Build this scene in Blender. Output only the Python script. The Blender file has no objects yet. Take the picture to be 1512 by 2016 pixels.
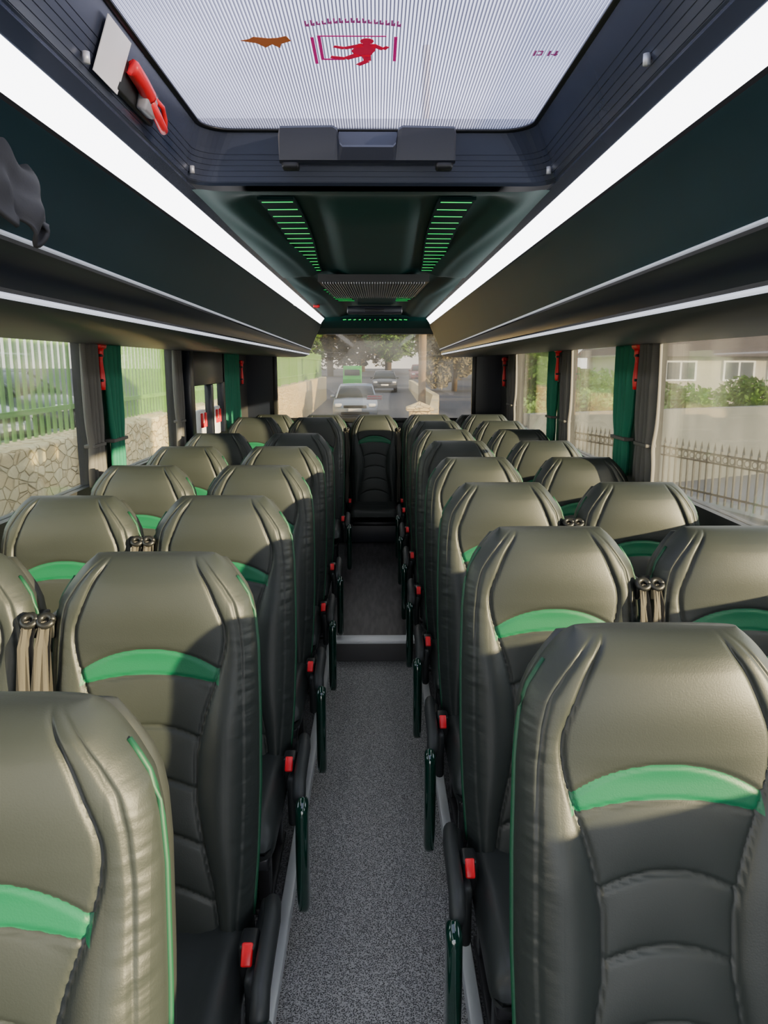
import bpy, bmesh, math, random
import numpy as np
from mathutils import Vector, Matrix, noise
random.seed(4)
COL = bpy.context.scene.collection
CZ = 1.70   # eye height above the aisle carpet

# ------------------------------------------------------------------ materials
MATS = {}
def pmat(name, color, rough=0.5, metal=0.0, bump=None, var=None, coat=0.0, spec=0.5, emit=None, estr=0.0):
    if name in MATS: return MATS[name]
    m = bpy.data.materials.new(name); m.use_nodes = True
    nt = m.node_tree; N = nt.nodes; L = nt.links
    b = N['Principled BSDF']
    b.inputs['Base Color'].default_value = (*color, 1)
    b.inputs['Roughness'].default_value = rough
    b.inputs['Metallic'].default_value = metal
    b.inputs['Coat Weight'].default_value = coat
    b.inputs['Specular IOR Level'].default_value = spec
    tc = N.new('ShaderNodeTexCoord')
    if emit:
        b.inputs['Emission Color'].default_value = (*emit, 1)
        b.inputs['Emission Strength'].default_value = estr
    n = N.new('ShaderNodeTexNoise'); L.new(tc.outputs['Object'], n.inputs['Vector'])
    n.inputs['Scale'].default_value = 6 if var is None else var[0]
    n.inputs['Detail'].default_value = 5
    mx = N.new('ShaderNodeMix'); mx.data_type = 'RGBA'
    mx.inputs[6].default_value = (*color, 1)
    mx.inputs[7].default_value = (*(var[1] if var else tuple(c*0.9 for c in color)), 1)
    cr = N.new('ShaderNodeMapRange'); cr.inputs[1].default_value = 0.35; cr.inputs[2].default_value = 0.65
    L.new(n.outputs['Fac'], cr.inputs[0]); L.new(cr.outputs[0], mx.inputs[0])
    L.new(mx.outputs[2], b.inputs['Base Color'])
    if bump:
        n2 = N.new('ShaderNodeTexNoise'); n2.inputs['Scale'].default_value = bump[0]; n2.inputs['Detail'].default_value = 3
        L.new(tc.outputs['Object'], n2.inputs['Vector'])
        bp = N.new('ShaderNodeBump'); bp.inputs['Strength'].default_value = bump[1]; bp.inputs['Distance'].default_value = bump[2]
        L.new(n2.outputs['Fac'], bp.inputs['Height']); L.new(bp.outputs[0], b.inputs['Normal'])
    MATS[name] = m
    return m

def leather_back():
    m = bpy.data.materials.new('leather_green_arc'); m.use_nodes = True
    nt = m.node_tree; N = nt.nodes; L = nt.links; b = N['Principled BSDF']
    tc = N.new('ShaderNodeTexCoord'); sp = N.new('ShaderNodeSeparateXYZ'); L.new(tc.outputs['Object'], sp.inputs[0])
    def M(op, a, c=None):
        n = N.new('ShaderNodeMath'); n.operation = op
        for i, q in enumerate((a, c)):
            if q is None: continue
            if isinstance(q, (int, float)): n.inputs[i].default_value = q
            else: L.new(q, n.inputs[i])
        return n.outputs[0]
    X, Y, Z = sp.outputs
    x2 = M('MULTIPLY', X, X)
    def dist(c):
        z = M('SUBTRACT', Z, c); return M('SQRT', M('ADD', x2, M('MULTIPLY', z, z)))
    a = M('LESS_THAN', dist(0.704), 0.256)
    c = M('GREATER_THAN', dist(0.416), 0.489)
    d = M('LESS_THAN', M('ABSOLUTE', X), 0.149)
    e = M('LESS_THAN', Y, M('ADD', M('MULTIPLY', M('SUBTRACT', Z, 0.34), 0.185), -0.15))
    f = M('MULTIPLY', M('MULTIPLY', a, c), M('MULTIPLY', d, e))
    mx = N.new('ShaderNodeMix'); mx.data_type = 'RGBA'
    n = N.new('ShaderNodeTexNoise'); n.inputs['Scale'].default_value = 5; L.new(tc.outputs['Object'], n.inputs['Vector'])
    m0 = N.new('ShaderNodeMix'); m0.data_type = 'RGBA'
    m0.inputs[6].default_value = (0.022, 0.0275, 0.0262, 1); m0.inputs[7].default_value = (0.026, 0.0315, 0.030, 1)
    L.new(n.outputs['Fac'], m0.inputs[0]); L.new(m0.outputs[2], mx.inputs[6])
    mx.inputs[7].default_value = (0.003, 0.115, 0.052, 1)
    L.new(f, mx.inputs[0]); L.new(mx.outputs[2], b.inputs['Base Color'])
    b.inputs['Roughness'].default_value = 0.47
    b.inputs['Specular IOR Level'].default_value = 0.42
    mp = N.new('ShaderNodeMapping'); mp.inputs['Scale'].default_value = (8, 8, 34); L.new(tc.outputs['Object'], mp.inputs[0])
    n1 = N.new('ShaderNodeTexNoise'); n1.inputs['Scale'].default_value = 1.2; n1.inputs['Detail'].default_value = 1.5; L.new(mp.outputs[0], n1.inputs['Vector'])
    edge = N.new('ShaderNodeMapRange'); edge.inputs[1].default_value = 0.165; edge.inputs[2].default_value = 0.20
    edge2 = N.new('ShaderNodeMapRange'); edge2.inputs[1].default_value = 0.214; edge2.inputs[2].default_value = 0.229; edge2.inputs[3].default_value = 1; edge2.inputs[4].default_value = 0
    ax = M('ABSOLUTE', X)
    L.new(ax, edge.inputs[0]); L.new(ax, edge2.inputs[0])
    h = M('MULTIPLY', n1.outputs['Fac'], M('MULTIPLY', edge.outputs[0], edge2.outputs[0]))
    b1 = N.new('ShaderNodeBump'); b1.inputs['Distance'].default_value = 0.010; b1.inputs['Strength'].default_value = 0.55; L.new(h, b1.inputs['Height'])
    n2 = N.new('ShaderNodeTexNoise'); n2.inputs['Scale'].default_value = 380; L.new(tc.outputs['Object'], n2.inputs['Vector'])
    b2 = N.new('ShaderNodeBump'); b2.inputs['Distance'].default_value = 0.001; b2.inputs['Strength'].default_value = 0.2
    L.new(n2.outputs['Fac'], b2.inputs['Height']); L.new(b1.outputs[0], b2.inputs['Normal']); L.new(b2.outputs[0], b.inputs['Normal'])
    return m

def glass(name, tint, haze=0.0, hcol=(0.9,0.88,0.84)):
    m = bpy.data.materials.new(name); m.use_nodes = True
    nt = m.node_tree; N = nt.nodes; L = nt.links
    N.remove(N['Principled BSDF']); out = N['Material Output']
    t = N.new('ShaderNodeBsdfTransparent'); t.inputs[0].default_value = (*tint, 1)
    g = N.new('ShaderNodeBsdfGlossy'); g.inputs['Roughness'].default_value = 0.03
    tl = N.new('ShaderNodeBsdfTranslucent'); tl.inputs[0].default_value = (*hcol, 1)
    tc = N.new('ShaderNodeTexCoord'); mp = N.new('ShaderNodeMapping'); mp.inputs['Scale'].default_value = (1, 3.2, 1.0); mp.inputs['Rotation'].default_value = (.5, 0, 0)
    L.new(tc.outputs['Object'], mp.inputs[0])
    nz = N.new('ShaderNodeTexNoise'); nz.inputs['Scale'].default_value = 2.2; nz.inputs['Detail'].default_value = 6
    L.new(mp.outputs[0], nz.inputs['Vector'])
    mr = N.new('ShaderNodeMapRange'); mr.inputs[1].default_value = .42; mr.inputs[2].default_value = .72; mr.inputs[3].default_value = haze*0.4; mr.inputs[4].default_value = haze*3.0
    L.new(nz.outputs['Fac'], mr.inputs[0])
    mh = N.new('ShaderNodeMixShader'); L.new(mr.outputs[0], mh.inputs[0]); L.new(t.outputs[0], mh.inputs[1]); L.new(tl.outputs[0], mh.inputs[2])
    fr = N.new('ShaderNodeFresnel'); fr.inputs[0].default_value = 1.4
    mu = N.new('ShaderNodeMath'); mu.operation = 'MULTIPLY'; mu.inputs[1].default_value = 0.7; L.new(fr.outputs[0], mu.inputs[0])
    mx = N.new('ShaderNodeMixShader'); L.new(mu.outputs[0], mx.inputs[0]); L.new(mh.outputs[0], mx.inputs[1]); L.new(g.outputs[0], mx.inputs[2])
    L.new(mx.outputs[0], out.inputs[0])
    return m

def hatch_glass():
    m = bpy.data.materials.new('ribbed_frosted_glass'); m.use_nodes = True
    nt = m.node_tree; N = nt.nodes; L = nt.links
    N.remove(N['Principled BSDF']); out = N['Material Output']
    tc = N.new('ShaderNodeTexCoord')
    w = N.new('ShaderNodeTexWave'); w.wave_type = 'BANDS'; w.bands_direction = 'X'; w.inputs['Scale'].default_value = 52
    L.new(tc.outputs['Object'], w.inputs['Vector'])
    cr = N.new('ShaderNodeValToRGB'); cr.color_ramp.elements[0].position = 0.08; cr.color_ramp.elements[0].color = (0.16, 0.16, 0.21, 1)
    cr.color_ramp.elements[1].position = 0.55; cr.color_ramp.elements[1].color = (0.86, 0.86, 0.96, 1)
    L.new(w.outputs['Fac'], cr.inputs[0])
    n = N.new('ShaderNodeTexNoise'); n.inputs['Scale'].default_value = 2.5; L.new(tc.outputs['Object'], n.inputs['Vector'])
    mx2 = N.new('ShaderNodeMix'); mx2.data_type = 'RGBA'; mx2.blend_type = 'MULTIPLY'; mx2.inputs[0].default_value = 0.35
    L.new(cr.outputs[0], mx2.inputs[6]); L.new(n.outputs['Fac'], mx2.inputs[7])
    tr = N.new('ShaderNodeBsdfTranslucent'); L.new(mx2.outputs[2], tr.inputs[0])
    t = N.new('ShaderNodeBsdfTransparent'); L.new(mx2.outputs[2], t.inputs[0])
    mx = N.new('ShaderNodeMixShader'); mx.inputs[0].default_value = 0.7
    L.new(tr.outputs[0], mx.inputs[1]); L.new(t.outputs[0], mx.inputs[2]); L.new(mx.outputs[0], out.inputs[0])
    return m

def emis(name, col, s):
    m = bpy.data.materials.new(name); m.use_nodes = True
    nt = m.node_tree; nt.nodes.remove(nt.nodes['Principled BSDF'])
    e = nt.nodes.new('ShaderNodeEmission'); e.inputs[0].default_value = (*col, 1); e.inputs[1].default_value = s
    nt.links.new(e.outputs[0], nt.nodes['Material Output'].inputs[0])
    return m

def cell_mat(name, kind, c1, c2, scale, rough=0.9, bumpd=0.02, mortar=(0.2,0.19,0.17)):
    m = bpy.data.materials.new(name); m.use_nodes = True
    nt = m.node_tree; N = nt.nodes; L = nt.links; b = N['Principled BSDF']; b.inputs['Roughness'].default_value = rough
    tc = N.new('ShaderNodeTexCoord')
    if kind == 'stone':
        mp = N.new('ShaderNodeMapping'); mp.inputs['Scale'].default_value = (1, 1, 1.7); L.new(tc.outputs['Object'], mp.inputs[0])
        v = N.new('ShaderNodeTexVoronoi'); v.inputs['Scale'].default_value = scale; L.new(mp.outputs[0], v.inputs['Vector'])
        ve = N.new('ShaderNodeTexVoronoi'); ve.feature = 'DISTANCE_TO_EDGE'; ve.inputs['Scale'].default_value = scale; L.new(mp.outputs[0], ve.inputs['Vector'])
        bw = N.new('ShaderNodeRGBToBW'); L.new(v.outputs['Color'], bw.inputs[0])
        mx = N.new('ShaderNodeMix'); mx.data_type = 'RGBA'; mx.inputs[6].default_value = (*c1, 1); mx.inputs[7].default_value = (*c2, 1); L.new(bw.outputs[0], mx.inputs[0])
        mr = N.new('ShaderNodeMapRange'); mr.inputs[1].default_value = 0.0; mr.inputs[2].default_value = 0.06; L.new(ve.outputs['Distance'], mr.inputs[0])
        m2 = N.new('ShaderNodeMix'); m2.data_type = 'RGBA'; m2.inputs[6].default_value = (*mortar, 1); L.new(mx.outputs[2], m2.inputs[7]); L.new(mr.outputs[0], m2.inputs[0])
        L.new(m2.outputs[2], b.inputs['Base Color'])
        bp = N.new('ShaderNodeBump'); bp.inputs['Distance'].default_value = bumpd; L.new(mr.outputs[0], bp.inputs['Height']); L.new(bp.outputs[0], b.inputs['Normal'])
    elif kind == 'planks':
        mp = N.new('ShaderNodeMapping'); mp.inputs['Scale'].default_value = (9, 1.2, 1); L.new(tc.outputs['Object'], mp.inputs[0])
        n = N.new('ShaderNodeTexNoise'); n.inputs['Scale'].default_value = 5; n.inputs['Detail'].default_value = 8; L.new(mp.outputs[0], n.inputs['Vector'])
        mx = N.new('ShaderNodeMix'); mx.data_type = 'RGBA'; mx.inputs[6].default_value = (*c1, 1); mx.inputs[7].default_value = (*c2, 1)
        mr = N.new('ShaderNodeMapRange'); mr.inputs[1].default_value = 0.38; mr.inputs[2].default_value = 0.62
        L.new(n.outputs['Fac'], mr.inputs[0]); L.new(mr.outputs[0], mx.inputs[0]); L.new(mx.outputs[2], b.inputs['Base Color'])
    elif kind == 'carpet':
        n = N.new('ShaderNodeTexNoise'); n.inputs['Scale'].default_value = scale; n.inputs['Detail'].default_value = 2; L.new(tc.outputs['Object'], n.inputs['Vector'])
        v = N.new('ShaderNodeTexVoronoi'); v.inputs['Scale'].default_value = scale * 0.9; L.new(tc.outputs['Object'], v.inputs['Vector'])
        ad = N.new('ShaderNodeMath'); ad.operation = 'ADD'; L.new(n.outputs['Fac'], ad.inputs[0]); L.new(v.outputs['Distance'], ad.inputs[1])
        mr = N.new('ShaderNodeMapRange'); mr.inputs[1].default_value = 0.7; mr.inputs[2].default_value = 1.2; L.new(ad.outputs[0], mr.inputs[0])
        mx = N.new('ShaderNodeMix'); mx.data_type = 'RGBA'; mx.inputs[6].default_value = (*c1, 1); mx.inputs[7].default_value = (*c2, 1)
        L.new(mr.outputs[0], mx.inputs[0]); L.new(mx.outputs[2], b.inputs['Base Color'])
        bp = N.new('ShaderNodeBump'); bp.inputs['Distance'].default_value = bumpd; L.new(ad.outputs[0], bp.inputs['Height']); L.new(bp.outputs[0], b.inputs['Normal'])
        b.inputs['Specular IOR Level'].default_value = 0.15
    return m

M_back = leather_back()
M_cush = pmat('leather_cushion', (0.022,0.026,0.0255), 0.46, bump=(380,0.2,0.001))
M_pipe = pmat('green_piping', (0.003,0.065,0.030), 0.55)
M_shell = pmat('seat_shell_plastic', (0.024,0.028,0.027), 0.5)
M_blk = pmat('black_plastic', (0.013,0.014,0.015), 0.4)
M_gloss = pmat('gloss_black_green_reflection', (0.003,0.030,0.020), 0.05, coat=1.0)  # green reflection put into the black base colour
M_rub = pmat('rubber_grey', (0.026,0.029,0.03), 0.5)
M_red = pmat('red_plastic', (0.85,0.012,0.025), 0.35)
M_belt = pmat('belt_webbing', (0.062,0.056,0.046), 0.8, bump=(500,0.3,0.001))
M_metal = pmat('dark_frame_metal', (0.05,0.05,0.055), 0.4, metal=0.8)
M_silver = pmat('aluminium_trim', (0.75,0.77,0.79), 0.38, metal=0.45)
M_rack = pmat('rack_teal_black', (0.006,0.032,0.044), 0.5, spec=.3)
M_rackg = pmat('rack_gloss_black', (0.010,0.013,0.024), 0.28)
M_rackb = pmat('rack_underside', (0.020,0.023,0.033), 0.40)
M_white_trim = pmat('silver_trim_glow', (0.75,0.77,0.82), 0.3, metal=0.3, emit=(0.8,0.85,1.0), estr=1.0)  # emission makes this silver strip shine; it is no lamp
M_soft_trim = pmat('silver_trim_soft_glow', (0.6,0.63,0.70), 0.3, metal=0.4, emit=(0.8,0.85,1.0), estr=0.35)  # silver strip brightened by a weaker added glow, not a light source
M_frame = pmat('hatch_frame_plastic', (0.045,0.055,0.085), 0.25)
M_handle = pmat('hatch_handle_plastic', (0.018,0.021,0.032), 0.32)
M_ceil = pmat('ceiling_green_black', (0.004,0.048,0.042), 0.60, spec=.25)
M_shellw = pmat('wall_trim_dark', (0.03,0.03,0.033), 0.5)
M_led = emis('led_white', (0.97,0.97,1.0), 8.5)
M_green = emis('led_green', (0.0,1.0,0.14), 1.6)
M_gcur = pmat('curtain_green', (0.004,0.17,0.10), 0.75, bump=(250,0.2,0.001))
M_ycur = pmat('curtain_grey', (0.12,0.115,0.11), 0.8, bump=(250,0.2,0.001))
M_cloth = pmat('cloth_charcoal', (0.035,0.035,0.038), 0.8, bump=(250,0.2,0.001))
M_glass = glass('window_glass', (0.93,0.94,0.91), 0.007)
M_glassr = glass('rear_window_glass', (0.52,0.50,0.47), 0.05, (0.85,0.78,0.68))
M_hatch = hatch_glass()
M_white = pmat('white_vinyl', (0.85,0.85,0.85), 0.5)
M_carpet = cell_mat('grey_speckled_carpet', 'carpet', (0.050,0.051,0.052), (0.56,0.56,0.56), 270, 0.95, 0.003)
M_podium = cell_mat('podium_carpet', 'carpet', (0.02,0.02,0.022), (0.10,0.10,0.105), 200, 0.95, 0.003)
M_wood = cell_mat('dark_wood_floor', 'planks', (0.024,0.022,0.026), (0.07,0.065,0.07), 1, 0.38)
M_stone = cell_mat('rubble_stone_sunlit', 'stone', (0.92,0.68,0.32), (1.0,0.86,0.50), 6.0, 0.9, 0.02, (0.66,0.47,0.22))  # warm sunlight put into the stone and mortar colours
M_render = pmat('wall_render_grey', (0.10,0.108,0.108), 0.9, var=(1.2,(0.135,0.14,0.138)))
M_asph = pmat('asphalt', (0.06,0.065,0.08), 0.85, var=(0.5,(0.08,0.085,0.10)), bump=(60,0.3,0.01))
M_gfence = pmat('fence_green_paint', (0.26,0.50,0.13), 0.5)
M_iron = pmat('iron_black', (0.006,0.006,0.008), 0.4)

# ------------------------------------------------------------------ geometry helpers
def mk(name, verts, faces, mat, parent=None, smooth=False, loc=(0,0,0)):
    me = bpy.data.meshes.new(name); me.from_pydata([tuple(v) for v in verts], [], faces); me.update()
    bm = bmesh.new(); bm.from_mesh(me); bmesh.ops.recalc_face_normals(bm, faces=bm.faces); bm.to_mesh(me); bm.free()
    if smooth:
        me.polygons.foreach_set('use_smooth', [True]*len(me.polygons))
    for m in (mat if isinstance(mat, (list, tuple)) else [mat]): me.materials.append(m)
    o = bpy.data.objects.new(name, me); COL.objects.link(o); o.location = loc
    if parent: o.parent = parent
    return o

def empty(name, loc=(0,0,0)):
    o = bpy.data.objects.new(name, None); o.empty_display_size = 0.1; COL.objects.link(o); o.location = loc; return o

def tag(o, label, cat, group=None):
    o['label'] = label; o['category'] = cat
    if group: o['group'] = group
    return o
def struct(o): o['kind'] = 'structure'; return o

def boxes(name, L, mat, parent=None, bevel=0.0, loc=(0,0,0), seg=2):
    bm = bmesh.new()
    for (x0,x1,y0,y1,z0,z1) in L:
        vs = [bm.verts.new(p) for p in ((x0,y0,z0),(x1,y0,z0),(x1,y1,z0),(x0,y1,z0),(x0,y0,z1),(x1,y0,z1),(x1,y1,z1),(x0,y1,z1))]
        for f in ((3,2,1,0),(4,5,6,7),(0,1,5,4),(1,2,6,5),(2,3,7,6),(3,0,4,7)): bm.faces.new([vs[i] for i in f])
    if bevel: bmesh.ops.bevel(bm, geom=bm.edges[:], offset=bevel, segments=seg, affect='EDGES', profile=0.5)
    me = bpy.data.meshes.new(name); bm.to_mesh(me); bm.free()
    if bevel: me.polygons.foreach_set('use_smooth', [True]*len(me.polygons))
    me.materials.append(mat)
    o = bpy.data.objects.new(name, me); COL.objects.link(o); o.location = loc
    if parent: o.parent = parent
    return o

def loft(name, loops, mat, parent=None, caps=True, closed=True, smooth=True, loc=(0,0,0)):
    V = []; F = []; n = len(loops[0])
    for l in loops: V += [tuple(p) for p in l]
    for i in range(len(loops)-1):
        for j in range(n if closed else n-1):
            k = (j+1) % n
            F.append((i*n+j, i*n+k, (i+1)*n+k, (i+1)*n+j))
    if caps and closed:
        F.append(tuple(range(n))); F.append(tuple(range((len(loops)-1)*n, len(loops)*n)))
    return mk(name, V, F, mat, parent, smooth, loc)

def tube(name, pts, r, mat, parent=None, seg=8, loc=(0,0,0), flat=None):
    pts = [Vector(p) for p in pts]; loops = []
    up0 = Vector((0,0,1))
    for i, p in enumerate(pts):
        d = (pts[min(i+1,len(pts)-1)] - pts[max(i-1,0)]).normalized()
        up = up0 if abs(d.dot(up0)) < 0.95 else Vector((0,1,0))
        a = d.cross(up).normalized(); b = a.cross(d).normalized()
        ra, rb = (r, r) if flat is None else flat
        if flat is not None and i in (0, len(pts)-1): ra, rb = ra*.55, rb*.55
        loops.append([p + a*ra*math.cos(2*math.pi*k/seg) + b*rb*math.sin(2*math.pi*k/seg) for k in range(seg)])
    return loft(name, loops, mat, parent, loc=loc)

def clone(root):
    new = root.copy(); COL.objects.link(new)
    def rec(src, dst):
        for c in src.children:
            k = c.copy(); COL.objects.link(k); k.parent = dst; k.matrix_parent_inverse = c.matrix_parent_inverse
            rec(c, k)
    rec(root, new); return new

def sm(t): t = max(0, min(1, t)); return t*t*(3-2*t)

# ------------------------------------------------------------------ SEAT
HB = 0.81
TT = np.array([0,.012,.03,.06,.095,.14,.20,.35,.5,.65,.81]); WW = np.array([.128,.146,.163,.186,.208,.219,.225,.229,.229,.224,.212])
BT = np.array([0,.05,.15,.20,.25,.32,.40,.50,.60,.70,.81]); BB = np.array([.085,.122,.163,.160,.146,.121,.103,.100,.117,.138,.150])
_td = np.linspace(0,.81,400)
def smooth_tab(T, W, k):
    w = np.interp(_td, T, W); pad = np.pad(w, k, mode='edge'); ker = np.hanning(2*k+1); ker /= ker.sum()
    return np.convolve(pad, ker, 'valid')
_w = smooth_tab(TT, WW, 6); _b = smooth_tab(BT, BB, 22)
def W(t): return float(np.interp(t, _td, _w))
def B(t): return float(np.interp(t, _td, _b))
def lean(yl, zl): return yl - 0.15 + zl*(0.15/HB)

def backrest_mesh(name, parent):
    NR, NF, NBk = 165, 104, 16
    loops = []
    for i in range(NR+1):
        t = 0.81*((i/NR)**1.25); t = max(t, 0.0004); zl = HB - t
        w = W(t); T = 0.056*(1-(1-min(t/.055,1))**2.4)**(1/2.4) + 0.001
        b = B(t); o = w - 0.030
        lp = []
        for j in range(NF+1):
            s = math.sin(math.pi/2*(2*j/NF-1)); s = 0.55*s + 0.45*(2*j/NF-1)
            s = max(-1, min(1, s))
            x = w*s; ax = abs(x)
            y = -T*(max(0, 1-abs(s)**5))**(1/2.6)
            mask = (1-abs(s)**10)*min(1, t/.03)
            d = 0
            g = math.exp(-((ax-b)/.0032)**2)*0.009
            g += math.exp(-((ax-o)/.0032)**2)*0.007
            low = sm((t-0.20)/0.18)
            if ax > b: d += (0.008+0.022*low)*math.sin(math.pi*min(1,(ax-b)/max(.02,(w-b))))**0.8
            else:
                d += 0.006*(1-(ax/b)**2)*sm((0.22-t)/0.05) * min(1, t/.06)
                for c, sag in ((0.352,.026),(0.462,.026),(0.572,.026),(0.68,.026)):
                    ta = c + sag*(ax/.1)**2
                    g += math.exp(-((t-ta)/.0032)**2)*0.008
                ph = (t - .026*(ax/.1)**2 - 0.242)/0.11
                if 0 < ph < 5: d += 0.006*abs(math.sin(math.pi*ph))**0.6*(1-(ax/b)**4)
                zc = HB - t + 0.34
                for cc, R in ((0.704,0.256),(0.416,0.489)):
                    r = math.hypot(x, zc-cc)
                    if zc > 0.85: g += math.exp(-((r-R)/.003)**2)*0.005
            d += 0.012*math.exp(-((t-0.10)/.07)**2)*(1-s*s)*min(1,t/.05)
            d += 0.014*math.exp(-((t-0.62)/.16)**2)*(1-s*s)
            y -= (d-g)*mask
            lp.append((x, lean(y, zl), 0.34+zl))
        for j in range(1, NBk):
            s = math.cos(math.pi*j/NBk)
            lp.append((w*s, lean(T*(max(0,1-abs(s)**4))**(1/3), zl), 0.34+zl))
        loops.append(lp)
    return loft(name, loops, M_back, parent)

def make_seat(arm, belt, legs=True):
    r = empty('coach_seat')
    key = 'BR'
    if key in SH:
        o = bpy.data.objects.new('backrest', SH[key]); COL.objects.link(o); o.parent = r
    else:
        o = backrest_mesh('backrest', r); SH[key] = o.data
    lps = []
    for i in range(26):
        t = 0.02 + 0.77*i/25; zl = HB-t; w = W(t)*0.975; e = min(1,(i+1)/4)
        lp = []
        for k in range(28):
            a = 2*math.pi*k/28; c, s = math.cos(a), math.sin(a)
            lp.append((w*math.copysign(abs(c)**.5, c), lean(0.042+0.045*e*math.copysign(abs(s)**.6, s), zl), 0.34+zl))
        lps.append(lp)
    loft('back_shell', lps, M_shell, r)
    for sx in (-1, 1):
        pts = [(sx*(W(t)-.0005), lean(-0.004, HB-t), 0.34+HB-t) for t in np.linspace(0.05, 0.79, 40)]
        tube('piping', pts, 0.0050, M_pipe, r, 6)
    def cl(y0, y1, hw, z0, z1, boost, name, mat):
        lps = []; N = 26
        for i in range(N+1):
            q = i/N; y = y0 + (y1-y0)*q
            e = (1-(1-min(q/.16,1))**2.5)**(1/2.5)*(1-(1-min((1-q)/.10,1))**2.5)**(1/2.5)
            e = max(e, .02)
            lp = []; n = 56
            for k in range(n):
                a = 2*math.pi*k/n; c, s = math.cos(a), math.sin(a)
                x = hw*math.copysign(abs(c)**.45, c)*(0.9+0.1*e)
                zz = math.copysign(abs(s)**.55, s)
                z = (z0+z1)/2 + (z1-z0)/2*zz*e
                if s > 0:
                    u = abs(x)/hw
                    z += boost*e*(math.exp(-((u-.82)/.16)**2)) - 0.006*math.exp(-((u-.58)/.02)**2)*e
                    for yc in (-0.24, -0.36, -0.48):
                        if u < .58: z -= 0.005*math.exp(-((y-yc-0.02*(u/.5)**2)/.008)**2)
                z -= (0.012*(1-q) if s > 0 else 0)
                lp.append((x, y, z))
            lps.append(lp)
        return loft(name, lps, mat, r)
    cl(-0.60, -0.10, 0.214, 0.235, 0.365, 0.016, 'seat_cushion', M_cush)
    boxes('seat_pan', [(-.195,.195,-.55,-.08,.205,.245)], M_metal, r, .008)
    if legs:
        for sx in (-.16, .16):
            boxes('leg', [(sx-.018,sx+.018,-.42,-.38,.0,.21),(sx-.018,sx+.018,-.16,-.12,.0,.21),(sx-.022,sx+.022,-.46,-.08,.0,.02)], M_metal, r, .004)
    s = arm if arm else -belt
    bx = s*0.225
    boxes('buckle_housing', [(bx-.019,bx+.019,-.30,-.24,.30,.402)], M_blk, r, .008)
    rb = boxes('buckle_button', [(-.0115,.0115,-.006,.006,-.022,.022)], M_red, r, .004, loc=(bx, -.303, .387)); rb.rotation_euler = (math.radians(-40),0,0)
    if arm:
        ax = s*0.264
        pts = [(ax-s*.012, -.13, .375), (ax-s*.006, -.16, .390), (ax, -.22, .394), (ax, -.31, .388), (ax, -.38, .376), (ax+s*.003,-.425,.355), (ax+s*.008,-.44,.32)]
        tube('armrest', pts, .02, M_rub, r, 14, flat=(.019,.024))
        px = s*0.279; lps = []
        for i in range(25):
            q = i/24; z = 0.375 - 0.355*q
            e = (1-(1-min(q/.08,1))**2)**.5*(1-(1-min((1-q)/.10,1))**2)**.5; e = max(e,.03)
            yc = -0.462 - 0.012*math.sin(math.pi*q)
            lps.append([(px+.0185*(.35+.65*e)*math.copysign(abs(math.cos(a))**.7,math.cos(a)), yc+.036*e*math.copysign(abs(math.sin(a))**.7,math.sin(a)), z) for a in [2*math.pi*k/24 for k in range(24)]])
        loft('armrest_drop_panel', lps, M_gloss, r)
        boxes('side_cover', [(s*.236-.014, s*.236+.014, -.34,-.09,.20,.36)], M_rub, r, .012)
    if belt:
        gx = belt*0.222; z0 = 1.02
        ring = [(gx+.014*math.cos(a), lean(-.045,z0-.34)-.012+.010*math.sin(a), z0+.009*math.sin(a)) for a in np.linspace(0,2*math.pi,15)]
        tube('belt_guide', ring, .0075, M_blk, r, 8)
        boxes('belt_bracket', [(gx-.011,gx+.011,lean(-.045,.68),lean(.03,.68),z0-.045,z0-.001)], M_blk, r, .004)
        for o2, yo, tw in ((-.003,-.008,1),(.004,.004,-1)):
            pts = [(gx+o2, lean(-.055,.68)+yo, z0+.001), (gx+o2*1.4, lean(-.068,.63)+yo, z0-.05), (gx+o2*2.2+.004*belt, lean(-.074,.50)+yo, .84), (gx-o2*.5, lean(-.072,.3)+yo, .64), (gx+o2, lean(-.070,.2)+yo, .54), (gx-belt*.004, lean(-.066,.05)+yo, .36)]
            lps = []
            for kk, (p, hw) in enumerate(zip(pts,(.008,.012,.017,.014,.017,.014))):
                a = .6*tw*math.sin(kk*1.7); dx, dy = hw*math.cos(a), hw*math.sin(a)
                lps.append([(p[0]-dx,p[1]-dy,p[2]),(p[0]-dx*.3,p[1]-dy*.3-.004,p[2]),(p[0]+dx*.3,p[1]+dy*.3+.002,p[2]),(p[0]+dx,p[1]+dy,p[2]),(p[0]+dx*.3,p[1]+dy*.3+.004,p[2]),(p[0]-dx*.3,p[1]-dy*.3-.002,p[2])])
            loft('seat_belt', lps, M_belt, r, smooth=False)
    return r
SH = {}
POD = 0.14
LX, LWX, RX, RWX = -0.490, -0.970, 0.444, 0.922
tpl = {}
def place(kind, x, D, z=POD):
    arm, belt = {'LA':(1,-1),'LW':(0,1),'RA':(-1,1),'RW':(0,-1),'RC':(0,1)}[kind]
    legs = kind != 'RC'
    if kind not in tpl: o = make_seat(arm, belt, legs); tpl[kind] = o
    else: o = clone(tpl[kind])
    o.location = (x, D, z)
    if kind == 'RC': lab, g = 'dark grey leather coach seat with green arc in the rear row', 'rear bench seats'
    elif arm: lab, g = 'dark grey leather coach seat with green arc, armrest on the aisle', 'coach seats'
    else: lab, g = 'dark grey leather coach seat with green arc beside the windows', 'coach seats'
    tag(o, lab, 'seat', g)
Lrows = [0.90,1.65,2.40,3.15,3.90,4.66,6.10]
Rrows = [1.16+.755*k for k in range(8)]
for i, D in enumerate(Lrows):
    place('LA', LX, D)
    if i >= 1: place('LW', LWX, D)
for i, D in enumerate(Rrows):
    place('RA', RX, D)
    if i >= 1: place('RW', RWX, D)
for x in (-.970,-.496,-.022,.452,.922): place('RC', x, 7.14, 0.095)

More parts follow.
